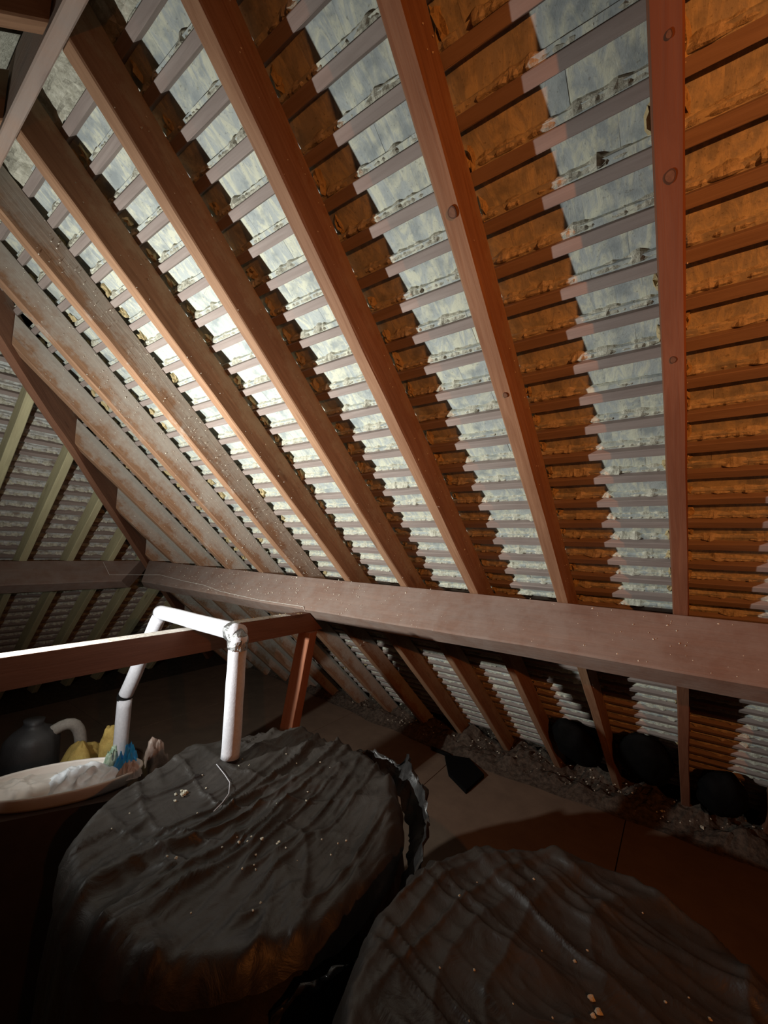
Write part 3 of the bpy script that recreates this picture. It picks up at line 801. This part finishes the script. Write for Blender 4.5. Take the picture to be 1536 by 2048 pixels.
tag(wobj('glass_wool', wv_, wf_, M['wool'], smooth=True), 'torn yellow glass wool around the foot of the far pipe', 'insulation')
zz = [0.0, .1, .25, .4, .52, .60, .64, .66, .68, .70]; rr_ = [.125, .13, .125, .13, .125, .118, .095, .06, .045, .05]
vs, fs = tube_geo([V(-2.86, 0.80, z) for z in zz], rr_, 40)
for v in vs:
    e = noise.noise(V(v.x * 14, v.y * 14, v.z * 5)) * .012; v.x += e; v.y += e
tag(wobj('wrapped_cylinder', vs, fs, M['jacket'], smooth=True), 'dark grey wrapped cylinder beyond the tray at far left', 'cylinder')
gp = tag(empty('grey_pipe', V(-2.8, .95, .4)), 'old grey lagged pipe bend beside the dark wrapped cylinder', 'pipe')
a = W(-2.84, .80, -1.12); b = W(-2.80, 1.005, -1.00); c = W(-2.80, 1.01, -1.21)
pts = [a]
for i in range(9):
    t = i / 8; pts.append(a.lerp(b, .4 + .6 * t).lerp(b.lerp(c, t), t))
pts.append(W(-2.80, 1.012, -1.55))
vs, fs = tube_geo(pts, .030, 16); wobj('foam_sleeve', vs, fs, M['foam_d'], gp, smooth=True)

# ------------------------------------------------------------------ string along the purlins
def on_pl2(y, n): return PL(y, t0 + 0.002, -n)
sp = [on_pl2(1.50, 0.02), on_pl2(1.52, .16), on_pl2(1.66, .165)]
sp += [P(x, PUR_S - .003, -n) for x, n in ((-3.62, .14), (-3.2, .165), (-2.9, .175), (-2.65, .205), (-2.2, .222), (-1.80, .218), (-1.79, .2285))]
sp.append(P(-1.79, PUR_S + .02, -PUR_D - .004))
fine = []
for i in range(len(sp) - 1):
    for q in range(6): fine.append(sp[i].lerp(sp[i + 1], q / 6))
vs, fs = tube_geo(fine + [sp[-1]], .0017, 6)
tag(wobj('string', vs, fs, M['string']), 'thin pale string tacked along the purlins', 'string')

# ------------------------------------------------------------------ eaves: loose fill, dark rounded forms, black tray
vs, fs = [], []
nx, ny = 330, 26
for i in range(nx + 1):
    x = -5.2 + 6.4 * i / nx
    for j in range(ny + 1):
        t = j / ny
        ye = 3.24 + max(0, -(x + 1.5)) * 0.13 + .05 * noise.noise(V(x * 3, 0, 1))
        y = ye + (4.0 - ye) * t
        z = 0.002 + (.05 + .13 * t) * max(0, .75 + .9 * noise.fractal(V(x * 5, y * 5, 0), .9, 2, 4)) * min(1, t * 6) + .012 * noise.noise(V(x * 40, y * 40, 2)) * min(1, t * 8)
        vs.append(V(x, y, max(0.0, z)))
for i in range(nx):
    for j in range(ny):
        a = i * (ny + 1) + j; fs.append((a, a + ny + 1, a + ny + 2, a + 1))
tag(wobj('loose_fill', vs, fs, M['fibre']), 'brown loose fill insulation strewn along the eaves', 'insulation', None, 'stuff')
pts = []
for _ in range(420):
    x = random.uniform(-3.6, .5); t = random.random() ** 1.6; y = 3.33 + max(0, -(x + 1.5)) * .13 + .3 * t
    pts.append((V(x, y, .03 + .10 * t), V(random.uniform(-.5, .5), random.uniform(-.5, .5), 1)))
tag(flecks('litter', None, pts, 0.012, M['mortar']), 'pale chips littering the loose fill at the eaves', 'litter')
for i, (x, sc0, n0, rx, rs, rn, l) in enumerate([(-0.20, 3.20, .045, .148, .33, .085, 'dark rounded form in the eaves left of the straight knotty rafter'),
        (0.175, 3.36, .03, .125, .24, .10, 'dark round form in the eaves near the right edge'),
        (-0.60, 3.24, .04, .148, .30, .085, 'dark rounded form in the eaves behind the second rafter from right')]):
    g = blob_geo(V(0, 0, 0), 1, 1, 1, 28, 18, .16, 3, 11 + i * 3)  # near-black flattened rounded form filling the bay
    o = wobj('eaves_form', [P(x + v.x * rx, sc0 + v.y * rs, n0 + v.z * rn) for v in g[0]], g[1], M['blackp'], smooth=True)
    tag(o, l, 'sack', 'dark rounded forms in the eaves')
dp = tag(empty('dustpan', V(-1.42, 3.02, 0)), 'flat black dustpan shape lying on the floor board by the eaves', 'dustpan')
out = [(-1.60, 3.20), (-1.45, 2.97), (-1.25, 2.84), (-1.23, 3.12), (-1.42, 3.27)]
vs = [V(x, y, z) for z in (0.002, .03) for x, y in out]
wobj('pan', vs, [(4, 3, 2, 1, 0), (5, 6, 7, 8, 9)] + [(i, (i + 1) % 5, (i + 1) % 5 + 5, i + 5) for i in range(5)], M['blackp'], dp)
vs, fs = tube_geo([V(-1.56, 3.22, .02), V(-1.64, 3.23, .02), V(-1.74, 3.24, .018)], .016, 10); wobj('handle', vs, fs, M['blackp'], dp)
